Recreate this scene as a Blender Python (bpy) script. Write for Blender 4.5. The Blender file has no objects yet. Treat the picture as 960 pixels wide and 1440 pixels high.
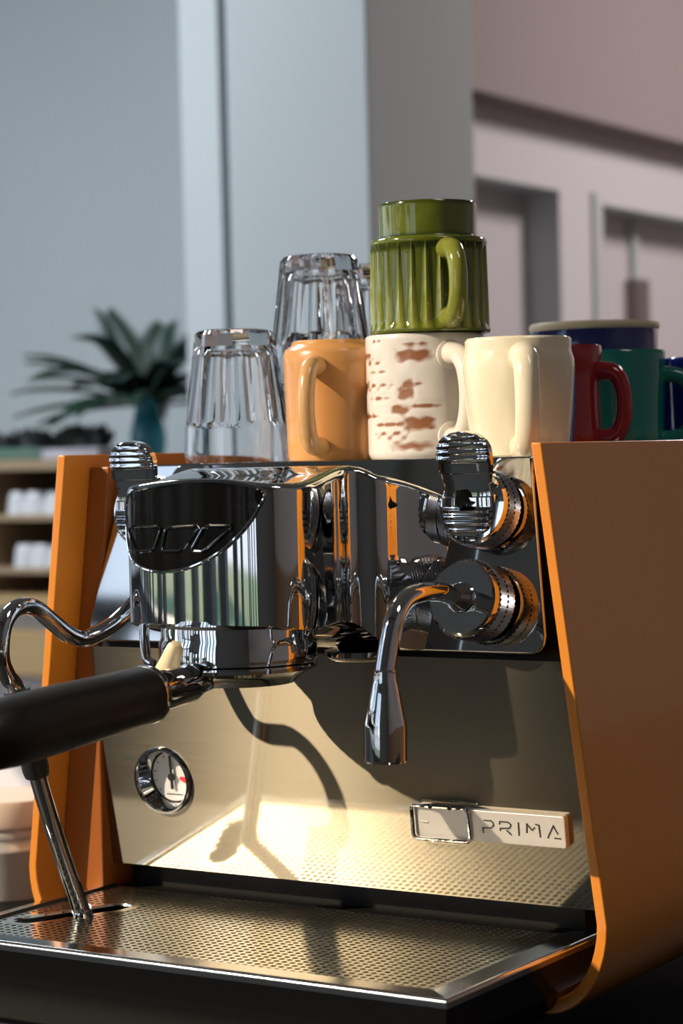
import bpy, bmesh, math, random
from mathutils import Vector, Matrix
import numpy as np
random.seed(4)
PI = math.pi
sc = bpy.context.scene
COL = sc.collection
# Working coordinates: x right along the machine front, y into the depth, z up, origin at the lower left
# corner of the machine's steel splash panel.  World = working + OFF (floor at world z = 0).
OFF = Vector((-0.177, 0.0, 1.0))

# ------------------------------------------------------------------ camera
fwd = Vector((-0.5445, 0.8384, -0.0257)).normalized()
rgt = Vector((0.8388, 0.5439, -0.0250)); rgt = (rgt - fwd * rgt.dot(fwd)).normalized()
upv = rgt.cross(fwd)
cd = bpy.data.cameras.new('camera'); cam = bpy.data.objects.new('camera', cd); COL.objects.link(cam)
m = Matrix((rgt, upv, -fwd)).transposed().to_4x4()
m.translation = Vector((0.97702, -1.19379, 0.28002)) + OFF
cam.matrix_world = m
cd.sensor_fit = 'VERTICAL'; cd.sensor_height = 22.3; cd.sensor_width = 14.87
cd.lens = 3115 * 22.3 / 1440
cd.clip_start = 0.05; cd.clip_end = 200
cd.dof.use_dof = True; cd.dof.focus_distance = 1.38; cd.dof.aperture_fstop = 5.6
sc.camera = cam

# ------------------------------------------------------------------ colour management, light
sc.view_settings.view_transform = 'Standard'; sc.view_settings.look = 'None'
sc.view_settings.gamma = 1.0; sc.view_settings.use_curve_mapping = False
sc.view_settings.exposure = 0.0
sc.cycles.max_bounces = 12; sc.cycles.transmission_bounces = 10; sc.cycles.glossy_bounces = 6
sc.cycles.diffuse_bounces = 4
sc.cycles.sample_clamp_indirect = 6.0
sc.cycles.blur_glossy = 0.3

w = bpy.data.worlds.new('sky'); sc.world = w; w.use_nodes = True
nt = w.node_tree; nt.nodes.clear()
out = nt.nodes.new('ShaderNodeOutputWorld'); bg = nt.nodes.new('ShaderNodeBackground')
tc = nt.nodes.new('ShaderNodeTexCoord'); sep = nt.nodes.new('ShaderNodeSeparateXYZ'); rmp = nt.nodes.new('ShaderNodeValToRGB')
nt.links.new(tc.outputs['Generated'], sep.inputs[0]); nt.links.new(sep.outputs['Z'], rmp.inputs[0])
rmp.color_ramp.elements[0].position = 0.0; rmp.color_ramp.elements[0].color = (0.86, 0.93, 1.0, 1)
rmp.color_ramp.elements[1].position = 0.6; rmp.color_ramp.elements[1].color = (0.38, 0.60, 0.95, 1)
nt.links.new(rmp.outputs[0], bg.inputs[0]); bg.inputs[1].default_value = 1.8
nt.links.new(bg.outputs[0], out.inputs[0])

sd = bpy.data.lights.new('sun', 'SUN'); sun = bpy.data.objects.new('sun', sd); COL.objects.link(sun)
sd.energy = 4.8; sd.color = (1.0, 0.84, 0.62); sd.angle = math.radians(0.6)
SUN = Vector((0.556, 0.676, -0.484)).normalized()
sun.rotation_euler = SUN.to_track_quat('-Z', 'Y').to_euler()
sun.location = (-3, -4, 5)

def portal(name, loc, rot, sx, sy):
    l = bpy.data.lights.new(name, 'AREA'); o = bpy.data.objects.new(name, l); COL.objects.link(o)
    l.shape = 'RECTANGLE'; l.size = sx; l.size_y = sy; l.cycles.is_portal = True
    o.location = Vector(loc) + OFF; o.rotation_euler = rot
portal('window_portal', (-3.4, -2.55, 1.12), (PI / 2, 0, 0), 3.6, 2.5)
portal('low_window_portal', (-0.3, -2.55, 0.6), (PI / 2, 0, 0), 1.3, 1.5)
portal('side_window_portal', (-5.15, -0.7, 1.12), (PI / 2, 0, -PI / 2), 3.8, 2.5)
def fill_light(loc, sx, sy, watts, col):  # unseen lamps, added to brighten the background and the right side
    l = bpy.data.lights.new('overhead_fill_light', 'AREA'); o = bpy.data.objects.new('overhead_fill_light', l); COL.objects.link(o)
    l.shape = 'RECTANGLE'; l.size = sx; l.size_y = sy; l.energy = watts; l.color = col
    o.location = Vector(loc) + OFF
fill_light((-2.6, 0.9, 2.55), 1.2, 0.6, 95, (0.86, 0.95, 1.0))
fill_light((1.9, -0.6, 2.55), 1.2, 0.6, 11, (1.0, 0.95, 0.92))
fill_light((0.25, 5.0, 2.55), 1.2, 0.6, 100, (1.0, 0.94, 0.93))

# ------------------------------------------------------------------ materials
def mat(name, col, rough=0.5, metal=0.0, coat=0.0, trans=0.0, ior=1.5, aniso=0.0, spec=0.5, emit=None, vary=None, bump=None, coat_rough=0.05, tint=None):
    """vary=(scale, amount, stretch) colour mottling in object space; bump=(scale, strength, stretch)."""
    m = bpy.data.materials.new(name); m.use_nodes = True
    n = m.node_tree.nodes; L = m.node_tree.links; b = n['Principled BSDF']
    b.inputs['Base Color'].default_value = (*col, 1); b.inputs['Roughness'].default_value = rough
    b.inputs['Metallic'].default_value = metal; b.inputs['Coat Weight'].default_value = coat
    b.inputs['Coat Roughness'].default_value = coat_rough
    b.inputs['Transmission Weight'].default_value = trans; b.inputs['IOR'].default_value = ior
    b.inputs['Anisotropic'].default_value = aniso; b.inputs['Specular IOR Level'].default_value = spec
    if emit:
        b.inputs['Emission Color'].default_value = (*emit[0], 1); b.inputs['Emission Strength'].default_value = emit[1]
    if vary or bump:
        t = n.new('ShaderNodeTexCoord')
    if vary:
        mp = n.new('ShaderNodeMapping'); mp.inputs['Scale'].default_value = vary[2]
        no = n.new('ShaderNodeTexNoise'); no.inputs['Scale'].default_value = vary[0]; no.inputs['Detail'].default_value = 5
        rp = n.new('ShaderNodeMapRange'); rp.inputs[3].default_value = 1 - vary[1]; rp.inputs[4].default_value = 1 + vary[1]
        mx = n.new('ShaderNodeMix'); mx.data_type = 'RGBA'; mx.blend_type = 'MULTIPLY'; mx.inputs[0].default_value = 1
        mx.inputs[6].default_value = (*col, 1)
        L.new(t.outputs['Object'], mp.inputs[0]); L.new(mp.outputs[0], no.inputs[0]); L.new(no.outputs[0], rp.inputs[0])
        L.new(rp.outputs[0], mx.inputs[7]); L.new(mx.outputs[2], b.inputs['Base Color'])
    if bump:
        mp = n.new('ShaderNodeMapping'); mp.inputs['Scale'].default_value = bump[2]
        no = n.new('ShaderNodeTexNoise'); no.inputs['Scale'].default_value = bump[0]; no.inputs['Detail'].default_value = 4
        bp = n.new('ShaderNodeBump'); bp.inputs['Strength'].default_value = bump[1]; bp.inputs['Distance'].default_value = 0.002
        L.new(t.outputs['Object'], mp.inputs[0]); L.new(mp.outputs[0], no.inputs[0]); L.new(no.outputs[0], bp.inputs['Height'])
        L.new(bp.outputs[0], b.inputs['Normal'])
    return m

M = {}
M['chrome'] = mat('chrome', (0.80, 0.80, 0.80), 0.03, 1.0)
M['chrome_soft'] = mat('satin_chrome', (0.74, 0.73, 0.72), 0.13, 1.0)
M['mirror'] = mat('polished_steel', (0.55, 0.55, 0.54), 0.045, 1.0)
M['steel'] = mat('tray_steel', (0.86, 0.81, 0.69), 0.18, 1.0)
M['dark_chrome'] = mat('dark_chrome', (0.30, 0.30, 0.30), 0.08, 1.0)
M['knurl'] = mat('knurled_steel', (0.62, 0.62, 0.64), 0.22, 1.0)
M['orange'] = mat('orange_lacquer', (0.78, 0.265, 0.028), 0.32, 0.0, coat=0.7, coat_rough=0.06)
M['orange_shade'] = mat('orange_lacquer_shaded', (0.34, 0.095, 0.012), 0.35, 0.0, coat=0.5)  # the same lacquer darkened: shade of the inner side put into the colour
M['black'] = mat('black_plastic', (0.010, 0.009, 0.008), 0.45, spec=0.2)
M['black_gloss'] = mat('black_glass', (0.004, 0.004, 0.004), 0.10, spec=0.12)
M['black_paint'] = mat('black_gloss_paint', (0.006, 0.006, 0.0065), 0.14, spec=0.3)
M['grip'] = mat('black_grip_rubber', (0.014, 0.013, 0.012), 0.42, bump=(160, 0.08, (1, 1, 1)))
M['rubber'] = mat('dark_rubber', (0.02, 0.019, 0.018), 0.55)
M['white'] = mat('dial_white', (0.80, 0.79, 0.76), 0.35)
M['red'] = mat('dial_red', (0.75, 0.05, 0.06), 0.4)
M['ink'] = mat('ink_black', (0.01, 0.01, 0.01), 0.5)
M['jar_steel'] = mat('jar_steel', (0.78, 0.75, 0.70), 0.3, 0.35)
M['badge'] = mat('badge_silver', (0.62, 0.58, 0.54), 0.42, 0.35)
M['glass'] = mat('clear_glass', (1, 1, 1), 0.0, trans=1.0, ior=1.48)
M['thin_glass'] = mat('gauge_glass', (1, 1, 1), 0.0, trans=1.0, ior=1.02)
M['terracotta'] = mat('terracotta_glaze', (0.62, 0.30, 0.10), 0.28, coat=0.25, vary=(30, 0.14, (1, 1, 1)))
M['terracotta_handle'] = mat('tan_glaze', (0.62, 0.36, 0.15), 0.2, coat=0.4, vary=(60, 0.15, (1, 1, 1)))
M['cream'] = mat('cream_glaze', (0.82, 0.74, 0.56), 0.14, coat=0.4, vary=(25, 0.05, (1, 1, 1)))
M['white_glaze'] = mat('white_glaze', (0.75, 0.68, 0.60), 0.2, coat=0.3)
M['blue'] = mat('bright_blue_glaze', (0.04, 0.10, 0.42), 0.12, coat=0.5)
M['dark_blue'] = mat('cobalt_glaze', (0.018, 0.026, 0.34), 0.1, coat=0.5)
M['navy'] = mat('navy_glaze', (0.032, 0.036, 0.15), 0.12, coat=0.5, vary=(40, 0.3, (1, 1, 1)))
M['cream_rim'] = mat('unglazed_cream_rim', (0.84, 0.69, 0.44), 0.4)
M['red_glaze'] = mat('dark_red_glaze', (0.33, 0.018, 0.022), 0.1, coat=0.5)
M['teal'] = mat('teal_green_glaze', (0.012, 0.20, 0.165), 0.1, coat=0.5)
M['counter'] = mat('dark_stone', (0.012, 0.0115, 0.011), 0.55, spec=0.12, vary=(80, 0.4, (1, 1, 1)))
M['cabinet'] = mat('bar_cabinet_paint', (0.42, 0.40, 0.39), 0.5)
M['wall'] = mat('wall_paint', (0.60, 0.66, 0.70), 0.8, vary=(2, 0.04, (1, 1, 1)))
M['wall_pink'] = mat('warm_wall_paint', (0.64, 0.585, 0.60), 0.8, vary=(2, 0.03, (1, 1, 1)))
M['wall_plain'] = mat('plain_wall_paint', (0.36, 0.32, 0.31), 0.8)
M['column'] = mat('column_paint', (0.62, 0.655, 0.675), 0.75, vary=(3, 0.03, (1, 1, 1)))
M['upper_shade'] = mat('upper_wall_shade', (0.33, 0.265, 0.26), 0.8)  # darker colour stands for the shade on the upper wall
M['ceiling'] = mat('ceiling_paint', (0.62, 0.60, 0.58), 0.85)
M['wall_dim'] = mat('charcoal_wall_paint', (0.10, 0.099, 0.097), 0.7)
M['floor'] = mat('floor_concrete', (0.035, 0.031, 0.028), 0.45, vary=(3, 0.15, (1, 1, 1)))
M['frame'] = mat('window_frame_dark', (0.03, 0.033, 0.035), 0.4)
M['wood'] = mat('pale_oak', (0.44, 0.31, 0.19), 0.5, vary=(6, 0.22, (1, 8, 12)))
M['wood2'] = mat('honey_wood', (0.56, 0.37, 0.17), 0.45, vary=(6, 0.2, (1, 8, 12)))
M['wood_dark'] = mat('brown_wood', (0.22, 0.12, 0.06), 0.4, vary=(6, 0.25, (1, 8, 12)))
M['cup_white'] = mat('white_porcelain', (0.80, 0.79, 0.82), 0.25)
M['leaf'] = mat('dark_palm_leaf', (0.018, 0.050, 0.034), 0.45, vary=(20, 0.35, (1, 1, 1)))
M['leaf_black'] = mat('blackish_leaf', (0.008, 0.012, 0.010), 0.5)
M['vase'] = mat('turquoise_glaze', (0.010, 0.20, 0.29), 0.2, coat=0.3)
M['pot_green'] = mat('sage_pot', (0.12, 0.22, 0.17), 0.5)
M['paper'] = mat('lilac_paper', (0.62, 0.58, 0.66), 0.6)
M['lid'] = mat('pale_pink_lid', (0.86, 0.70, 0.56), 0.45)
M['grass'] = mat('lawn', (0.10, 0.16, 0.05), 0.9, vary=(1, 0.3, (1, 1, 1)))
M['tree'] = mat('tree_foliage', (0.05, 0.12, 0.03), 0.8, vary=(1.5, 0.5, (1, 1, 1)))
M['bark'] = mat('tree_bark', (0.08, 0.05, 0.03), 0.9)
M['plaza'] = mat('pale_plaza_stone', (0.55, 0.54, 0.52), 0.9)
M['pave'] = mat('pavement', (0.12, 0.115, 0.11), 0.9, vary=(2, 0.1, (1, 1, 1)))
M['door'] = mat('door_paint', (0.60, 0.54, 0.55), 0.6)
M['latch'] = mat('bronze_latch', (0.22, 0.19, 0.18), 0.4, 0.5)
M['gap_shade'] = mat('blue_grey_gap_shade', (0.26, 0.32, 0.36), 0.7)
M['back_panel'] = mat('back_bar_panel', (0.66, 0.60, 0.60), 0.5)
M['dark_back'] = mat('dark_cubby_back', (0.02, 0.018, 0.018), 0.7)
M['trim'] = mat('door_trim_paint', (0.50, 0.52, 0.53), 0.6)

def brushed():
    """brushed steel: a fairly clear reflection plus a lobe smeared across the grain."""
    m = mat('brushed_steel', (0.37, 0.34, 0.28), 0.06, 1.0, aniso=0.4)
    n = m.node_tree.nodes; L = m.node_tree.links; b = n['Principled BSDF']
    tg = n.new('ShaderNodeTangent'); tg.direction_type = 'UV_MAP'; tg.uv_map = 'UVMap'
    L.new(tg.outputs[0], b.inputs['Tangent'])
    c = n.new('ShaderNodeBsdfAnisotropic'); c.distribution = 'BECKMANN'; c.inputs['Color'].default_value = (0.62, 0.54, 0.40, 1)
    c.inputs['Anisotropy'].default_value = -0.745; L.new(tg.outputs[0], c.inputs['Tangent'])
    t = n.new('ShaderNodeTexCoord'); mp = n.new('ShaderNodeMapping'); mp.inputs['Scale'].default_value = (6, 1, 900)
    no = n.new('ShaderNodeTexNoise'); no.inputs['Scale'].default_value = 4; no.inputs['Detail'].default_value = 3
    rp = n.new('ShaderNodeMapRange'); rp.inputs[3].default_value = 0.32; rp.inputs[4].default_value = 0.38
    L.new(t.outputs['Object'], mp.inputs[0]); L.new(mp.outputs[0], no.inputs[0]); L.new(no.outputs[0], rp.inputs[0])
    L.new(rp.outputs[0], c.inputs['Roughness'])
    mx = n.new('ShaderNodeMixShader'); mx.inputs[0].default_value = 0.076
    L.new(b.outputs[0], mx.inputs[1]); L.new(c.outputs[0], mx.inputs[2]); L.new(mx.outputs[0], n['Material Output'].inputs[0])
    return m
M['brushed'] = brushed()

def green_glaze():
    m = mat('olive_green_glaze', (0.2, 0.24, 0.03), 0.1, coat=0.6)
    n = m.node_tree.nodes; L = m.node_tree.links; b = n['Principled BSDF']
    at = n.new('ShaderNodeAttribute'); at.attribute_name = 'relief'
    no = n.new('ShaderNodeTexNoise'); no.inputs['Scale'].default_value = 60; no.inputs['Detail'].default_value = 3
    t = n.new('ShaderNodeTexCoord'); L.new(t.outputs['Object'], no.inputs[0])
    ad = n.new('ShaderNodeMath'); ad.operation = 'MULTIPLY_ADD'; ad.inputs[1].default_value = 0.35; ad.inputs[2].default_value = -0.16
    L.new(no.outputs[0], ad.inputs[0])
    sm = n.new('ShaderNodeMath'); sm.operation = 'ADD'; L.new(ad.outputs[0], sm.inputs[0]); L.new(at.outputs['Fac'], sm.inputs[1])
    r = n.new('ShaderNodeValToRGB'); e = r.color_ramp.elements
    e[0].position = 0.0; e[0].color = (0.030, 0.045, 0.010, 1)
    e[1].position = 0.95; e[1].color = (0.30, 0.31, 0.055, 1)
    k = e.new(0.45); k.color = (0.10, 0.125, 0.012, 1)
    L.new(sm.outputs[0], r.inputs[0]); L.new(r.outputs[0], b.inputs['Base Color'])
    return m
M['green'] = green_glaze()

def brick_glaze():
    """white glaze worn back to brown clay in short horizontal dashes; UV: u along the girth, v height (metres)."""
    m = mat('white_glaze_brick_relief', (0.75, 0.68, 0.60), 0.25, coat=0.25)
    n = m.node_tree.nodes; L = m.node_tree.links; b = n['Principled BSDF']
    at = n.new('ShaderNodeAttribute'); at.attribute_name = 'clay'
    r = n.new('ShaderNodeValToRGB'); e = r.color_ramp.elements
    e[0].position = 0.35; e[0].color = (0.74, 0.69, 0.64, 1); e[1].position = 0.75; e[1].color = (0.30, 0.13, 0.065, 1)
    L.new(at.outputs['Fac'], r.inputs[0]); L.new(r.outputs[0], b.inputs['Base Color'])
    return m
M['brick'] = brick_glaze()

# ------------------------------------------------------------------ geometry helpers (working coordinates)
ROOT = {}
def root_loc(o):
    while o.parent: o = o.parent
    return ROOT.get(o.name, Vector((0, 0, 0)))

def obj(name, bm, material, parent=None, smooth=True, bevel=0.0, local=False, auto=40, loc=None, seg=2):
    me = bpy.data.meshes.new(name)
    bmesh.ops.recalc_face_normals(bm, faces=bm.faces[:]) if bm.faces else None
    base = Vector((0, 0, 0))
    if parent is not None and not local: base = root_loc(parent)
    if parent is None and loc is not None: base = Vector(loc)
    if not local:
        for v in bm.verts: v.co -= base
    bm.to_mesh(me); bm.free()
    me.materials.append(material if not isinstance(material, str) else M[material])
    o = bpy.data.objects.new(name, me); COL.objects.link(o)
    if parent is not None: o.parent = parent
    else:
        o.location = (base if not local else Vector(loc or (0, 0, 0))) + OFF
        ROOT[o.name] = base if not local else Vector(loc or (0, 0, 0))
    if bevel:
        md = o.modifiers.new('bevel', 'BEVEL'); md.width = bevel; md.segments = seg; md.limit_method = 'ANGLE'; md.angle_limit = math.radians(35)
    if smooth:
        me.shade_smooth()
        me.set_sharp_from_angle(angle=math.radians(auto))
    return o

def thing(name, label, cat, loc, group=None, rz=0.0):
    o = bpy.data.objects.new(name, None); COL.objects.link(o); o.empty_display_size = 0.03
    o.location = Vector(loc) + OFF; o.rotation_euler = (0, 0, rz); ROOT[o.name] = Vector(loc)
    o['label'] = label; o['category'] = cat
    if group: o['group'] = group
    return o
def tag(o, label, cat, group=None):
    o['label'] = label; o['category'] = cat
    if group: o['group'] = group
    return o
def struct(name, bm, material, parent=None, **k):
    o = obj(name, bm, material, parent, **k)
    if parent is None: o['kind'] = 'structure'
    return o
def kids(o): return [c for c in COL.objects if c.parent == o]
def dup(r, loc, rz, label, group=None):
    c = r.copy(); COL.objects.link(c); c.location = Vector(loc) + OFF; c.rotation_euler = (0, 0, rz); ROOT[c.name] = Vector(loc)
    c['label'] = label
    if group: c['group'] = group
    for ch in kids(r):
        d = ch.copy(); COL.objects.link(d); d.parent = c
        for g in kids(ch):
            e = g.copy(); COL.objects.link(e); e.parent = d
    return c

def B(): return bmesh.new()
def box(bm, lo, hi):
    x0, y0, z0 = lo; x1, y1, z1 = hi
    v = [bm.verts.new(p) for p in ((x0,y0,z0),(x1,y0,z0),(x1,y1,z0),(x0,y1,z0),(x0,y0,z1),(x1,y0,z1),(x1,y1,z1),(x0,y1,z1))]
    for f in ((0,3,2,1),(4,5,6,7),(0,1,5,4),(1,2,6,5),(2,3,7,6),(3,0,4,7)): bm.faces.new([v[i] for i in f])
    return bm
def grid(bm, rows, close_u=False, close_v=False):
    V = [[bm.verts.new(p) for p in r] for r in rows]
    nr, nc = len(V), len(V[0])
    for i in range(nr if close_v else nr - 1):
        for j in range(nc if close_u else nc - 1):
            a, b, c, d = V[i][j], V[i][(j+1) % nc], V[(i+1) % nr][(j+1) % nc], V[(i+1) % nr][j]
            try: bm.faces.new((a, b, c, d))
            except ValueError: pass
    return V
def cap(bm, ring):
    try: bm.faces.new(ring)
    except ValueError: pass
def lathe(bm, prof, seg=48, origin=(0, 0, 0), axis=(0, 0, 1), capped=True, rfun=None):
    """prof: (radius, height) list; radius 0 closes to a point."""
    ax = Vector(axis).normalized(); q = Vector((0, 0, 1)).rotation_difference(ax); o = Vector(origin)
    rings = []
    for k, (r, h) in enumerate(prof):
        if r <= 1e-6: rings.append([bm.verts.new(o + q @ Vector((0, 0, h)))])
        else:
            ring = []
            for i in range(seg):
                a = 2 * PI * i / seg
                rr = r * (rfun(a, k, h) if rfun else 1)
                ring.append(bm.verts.new(o + q @ Vector((rr * math.cos(a), rr * math.sin(a), h))))
            rings.append(ring)
    for A, C in zip(rings, rings[1:]):
        for i in range(seg):
            j = (i + 1) % seg
            if len(A) == 1 and len(C) == 1: continue
            if len(A) == 1: bm.faces.new((A[0], C[i], C[j]))
            elif len(C) == 1: bm.faces.new((A[i], A[j], C[0]))
            else: bm.faces.new((A[i], A[j], C[j], C[i]))
    if capped:
        for R in (rings[0], rings[-1]):
            if len(R) > 2: cap(bm, R)
    return rings
def smooth_path(pts, n=8):
    """Catmull-Rom through the points."""
    P = [Vector(p) for p in pts]; P = [2 * P[0] - P[1]] + P + [2 * P[-1] - P[-2]]
    o = []
    for i in range(1, len(P) - 2):
        for k in range(n):
            t = k / n; a, b, c, d = P[i-1], P[i], P[i+1], P[i+2]
            o.append(0.5 * ((2*b) + (c - a)*t + (2*a - 5*b + 4*c - d)*t*t + (3*b - a - 3*c + d)*t**3))
    o.append(P[-2]); return o
def tube(bm, pts, r, seg=14, closed=False, flat=None):
    """r number or list; flat=(wide, thin, up) gives an elliptical section with 'up' as the thin direction."""
    P = [Vector(p) for p in pts]; n = len(P)
    R = r if isinstance(r, (list, tuple)) else [r] * n
    rows = []; prev = None
    for i in range(n):
        if closed: t = (P[(i+1) % n] - P[i-1])
        else: t = P[min(i+1, n-1)] - P[max(i-1, 0)]
        t.normalize()
        if flat:
            u = Vector(flat[2]); u = u - t * u.dot(t); u.normalize(); s = t.cross(u)
        else:
            if prev is None:
                u = t.orthogonal().normalized()
            else:
                u = prev - t * prev.dot(t); u.normalize()
            s = t.cross(u); prev = u
        fw, ft = (flat[0], flat[1]) if flat else (1, 1)
        rows.append([P[i] + R[i] * (math.cos(2*PI*k/seg) * u * ft + math.sin(2*PI*k/seg) * s * fw) for k in range(seg)])
    V = grid(bm, rows, close_u=True, close_v=closed)
    if not closed: cap(bm, V[0]); cap(bm, V[-1])
    return bm
def prism(bm, poly, d0, d1, plane='xz'):
    """polygon extruded along the third axis between d0 and d1."""
    def P(a, b, d): return {'xz': (a, d, b), 'xy': (a, b, d), 'yz': (d, a, b)}[plane]
    A = [bm.verts.new(P(a, b, d0)) for a, b in poly]; C = [bm.verts.new(P(a, b, d1)) for a, b in poly]
    cap(bm, A); cap(bm, C[::-1]); n = len(poly)
    for i in range(n): bm.faces.new((A[i], A[(i+1) % n], C[(i+1) % n], C[i]))
    return bm
def rounded_rect(x0, z0, x1, z1, r, n=5, corners=(1, 1, 1, 1)):
    o = []
    for (cx, cz, a0), use in zip(((x1 - r, z1 - r, 0), (x0 + r, z1 - r, 90), (x0 + r, z0 + r, 180), (x1 - r, z0 + r, 270)), corners):
        if use:
            for k in range(n + 1):
                a = math.radians(a0 + 90 * k / n); o.append((cx + r * math.cos(a), cz + r * math.sin(a)))
        else: o.append({0: (x1, z1), 90: (x0, z1), 180: (x0, z0), 270: (x1, z0)}[a0])
    return o

# ================================================================== SETTING
ZF = -1.0            # floor
ZC = 2.65            # ceiling
struct('floor', box(B(), (-5.3, -2.7, ZF - 0.1), (3.4, 6.6, ZF)), 'floor', smooth=False)
struct('ceiling', box(B(), (-5.3, -2.7, ZC), (3.4, 6.6, ZC + 0.1)), 'ceiling', smooth=False)
struct('wall_back', box(B(), (-5.2, 3.75, ZF), (-1.9, 3.9, ZC)), 'wall', smooth=False)
struct('wall_right', box(B(), (3.3, -2.6, ZF), (3.4, 6.5, ZC)), 'wall_plain', smooth=False)
struct('wall_far', box(B(), (-1.9, 6.5, ZF), (3.3, 6.6, ZC)), 'wall_plain', smooth=False)

# wall with the two doorways, running into the depth at x = XW
XW = -1.9
D1 = (3.45, 4.40, 1.012); D2 = (4.67, 5.75, 0.995)
bm = B()
for (a, b, z0, z1) in ((D1[1], D2[0], ZF, ZC), (D2[1], 6.5, ZF, ZC), (D1[0], D1[1], D1[2], ZC), (D2[0], D2[1], D2[2], ZC)):
    box(bm, (XW - 0.22, a, z0), (XW, b, z1))
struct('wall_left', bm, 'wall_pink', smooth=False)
for k, D in ((1, D1), (2, D2)):
    d = struct('door_%d' % k, box(B(), (XW - 0.15, D[0], ZF), (XW - 0.105, D[1], D[2])), 'door', smooth=False)
    bm = B()
    for lo, hi in (((XW - 0.105, D[1] - 0.004, ZF), (XW + 0.002, D[1], D[2])), ((XW - 0.105, D[0], ZF), (XW + 0.002, D[0] + 0.004, D[2])), ((XW - 0.105, D[0], D[2] - 0.004), (XW + 0.002, D[1], D[2]))): box(bm, lo, hi)
    struct('door_frame', bm, 'trim', d, smooth=False)
    if k == 2:
        struct('door_edge_strip', box(B(), (XW - 0.105, 5.06, ZF), (XW - 0.085, 5.10, D[2] - 0.02)), 'trim', d, smooth=False)
        struct('door_latch', box(B(), (XW - 0.105, 5.03, 0.66), (XW - 0.06, 5.12, 0.80)), 'latch', d, smooth=False, bevel=0.006)
struct('trim_1', box(B(), (XW, D1[1] + 0.20, ZF), (XW + 0.012, D1[1] + 0.225, D1[2] + 0.01)), 'trim', smooth=False)
# added block above the doors, coloured darker for the shaded upper wall
struct('trim_2', box(B(), (XW, 3.5, 1.205), (XW + 0.09, 6.5, ZC)), 'upper_shade', smooth=False)
# column and the slimmer post left of it
struct('trim_3', box(B(), (-1.388, 2.10, ZF), (-1.086, 2.475, ZC)), 'column', smooth=False, bevel=0.004)
struct('trim_4', box(B(), (-1.870, 2.60, ZF), (-1.768, 2.72, ZC)), 'column', smooth=False, bevel=0.004)
struct('trim_5', box(B(), (-1.768, 2.62, ZF), (-1.735, 2.70, ZC)), 'gap_shade', smooth=False)  # dark strip added as the shadow gap between post and column

# glazed fronts behind and beside the photographer: frames without a view through the lens, seen in the chrome
def glazing(name, horizontal, a0, a1, c, z0, z1, posts, rails):
    bm = B()
    def bar(p0, p1, q0, q1):
        if horizontal: box(bm, (p0, c - 0.05, q0), (p1, c + 0.05, q1))
        else: box(bm, (c - 0.05, p0, q0), (c + 0.05, p1, q1))
    for p in posts: bar(p - 0.03, p + 0.03, z0, z1)
    for r in rails: bar(a0, a1, r - 0.03, r + 0.03)
    return struct(name, bm, 'frame', smooth=False)
glazing('window_1', True, -5.2, -1.48, -2.62, -0.12, 2.50, [-5.15, -4.75, -4.35, -3.95, -3.55, -3.15, -2.93, -2.33, -1.495], [-0.09, 2.47])
bm = B()
for x in (-3.35, -2.62, -2.17, -1.93, -1.86, -1.66): box(bm, (x - 0.022, -2.66, -0.12), (x + 0.022, -2.58, 1.0))
box(bm, (-3.55, -2.66, 0.98), (-1.48, -2.58, 1.03)); box(bm, (-3.2, -2.66, 0.40), (-2.32, -2.58, 0.43))
struct('trim_7', bm, 'frame', smooth=False)
glazing('window_2', False, -2.6, 1.2, -5.22, -0.12, 1.85, [-2.55, -1.6, -0.65, 0.3, 1.15], [-0.09, 1.82])
bm = B()
for x0, x1, z0, z1 in ((-1.48, -0.95, ZF, -0.12), (-1.48, -0.95, 0.70, ZC), (-1.98, -1.48, 0.75, 1.52), (-0.95, 0.35, ZF, -0.12), (-0.95, 0.35, 1.35, ZC), (0.35, 3.4, ZF, ZC), (-5.25, -1.48, 2.50, ZC)): box(bm, (x0, -2.72, z0), (x1, -2.6, z1))
struct('wall_front', bm, 'wall_dim', smooth=False)
glazing('window_4', True, -1.48, -0.95, -2.62, -0.12, 0.70, [-1.44, -1.28, -1.22, -1.0], [-0.09, 0.67])
glazing('window_3', True, -0.95, 0.35, -2.62, -0.12, 1.35, [-0.92, -0.70, -0.42, -0.30, -0.10, 0.12, 0.32], [-0.09, 1.32])
bm = B(); box(bm, (-5.27, -2.70, ZF), (-1.48, -2.56, -0.12)); box(bm, (-5.27, -2.56, ZF), (-5.16, 1.2, -0.12)); box(bm, (-5.27, -2.56, 1.85), (-5.16, 1.2, ZC))
struct('trim_6', bm, 'wall_dim', smooth=False)
struct('baseboard_right', box(B(), (3.25, -2.6, ZF), (3.3, 6.5, 0.05)), 'wood_dark', smooth=False)
struct('wall_side', box(B(), (-5.3, 1.2, ZF), (-5.17, 3.9, ZC)), 'wall', smooth=False)
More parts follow.
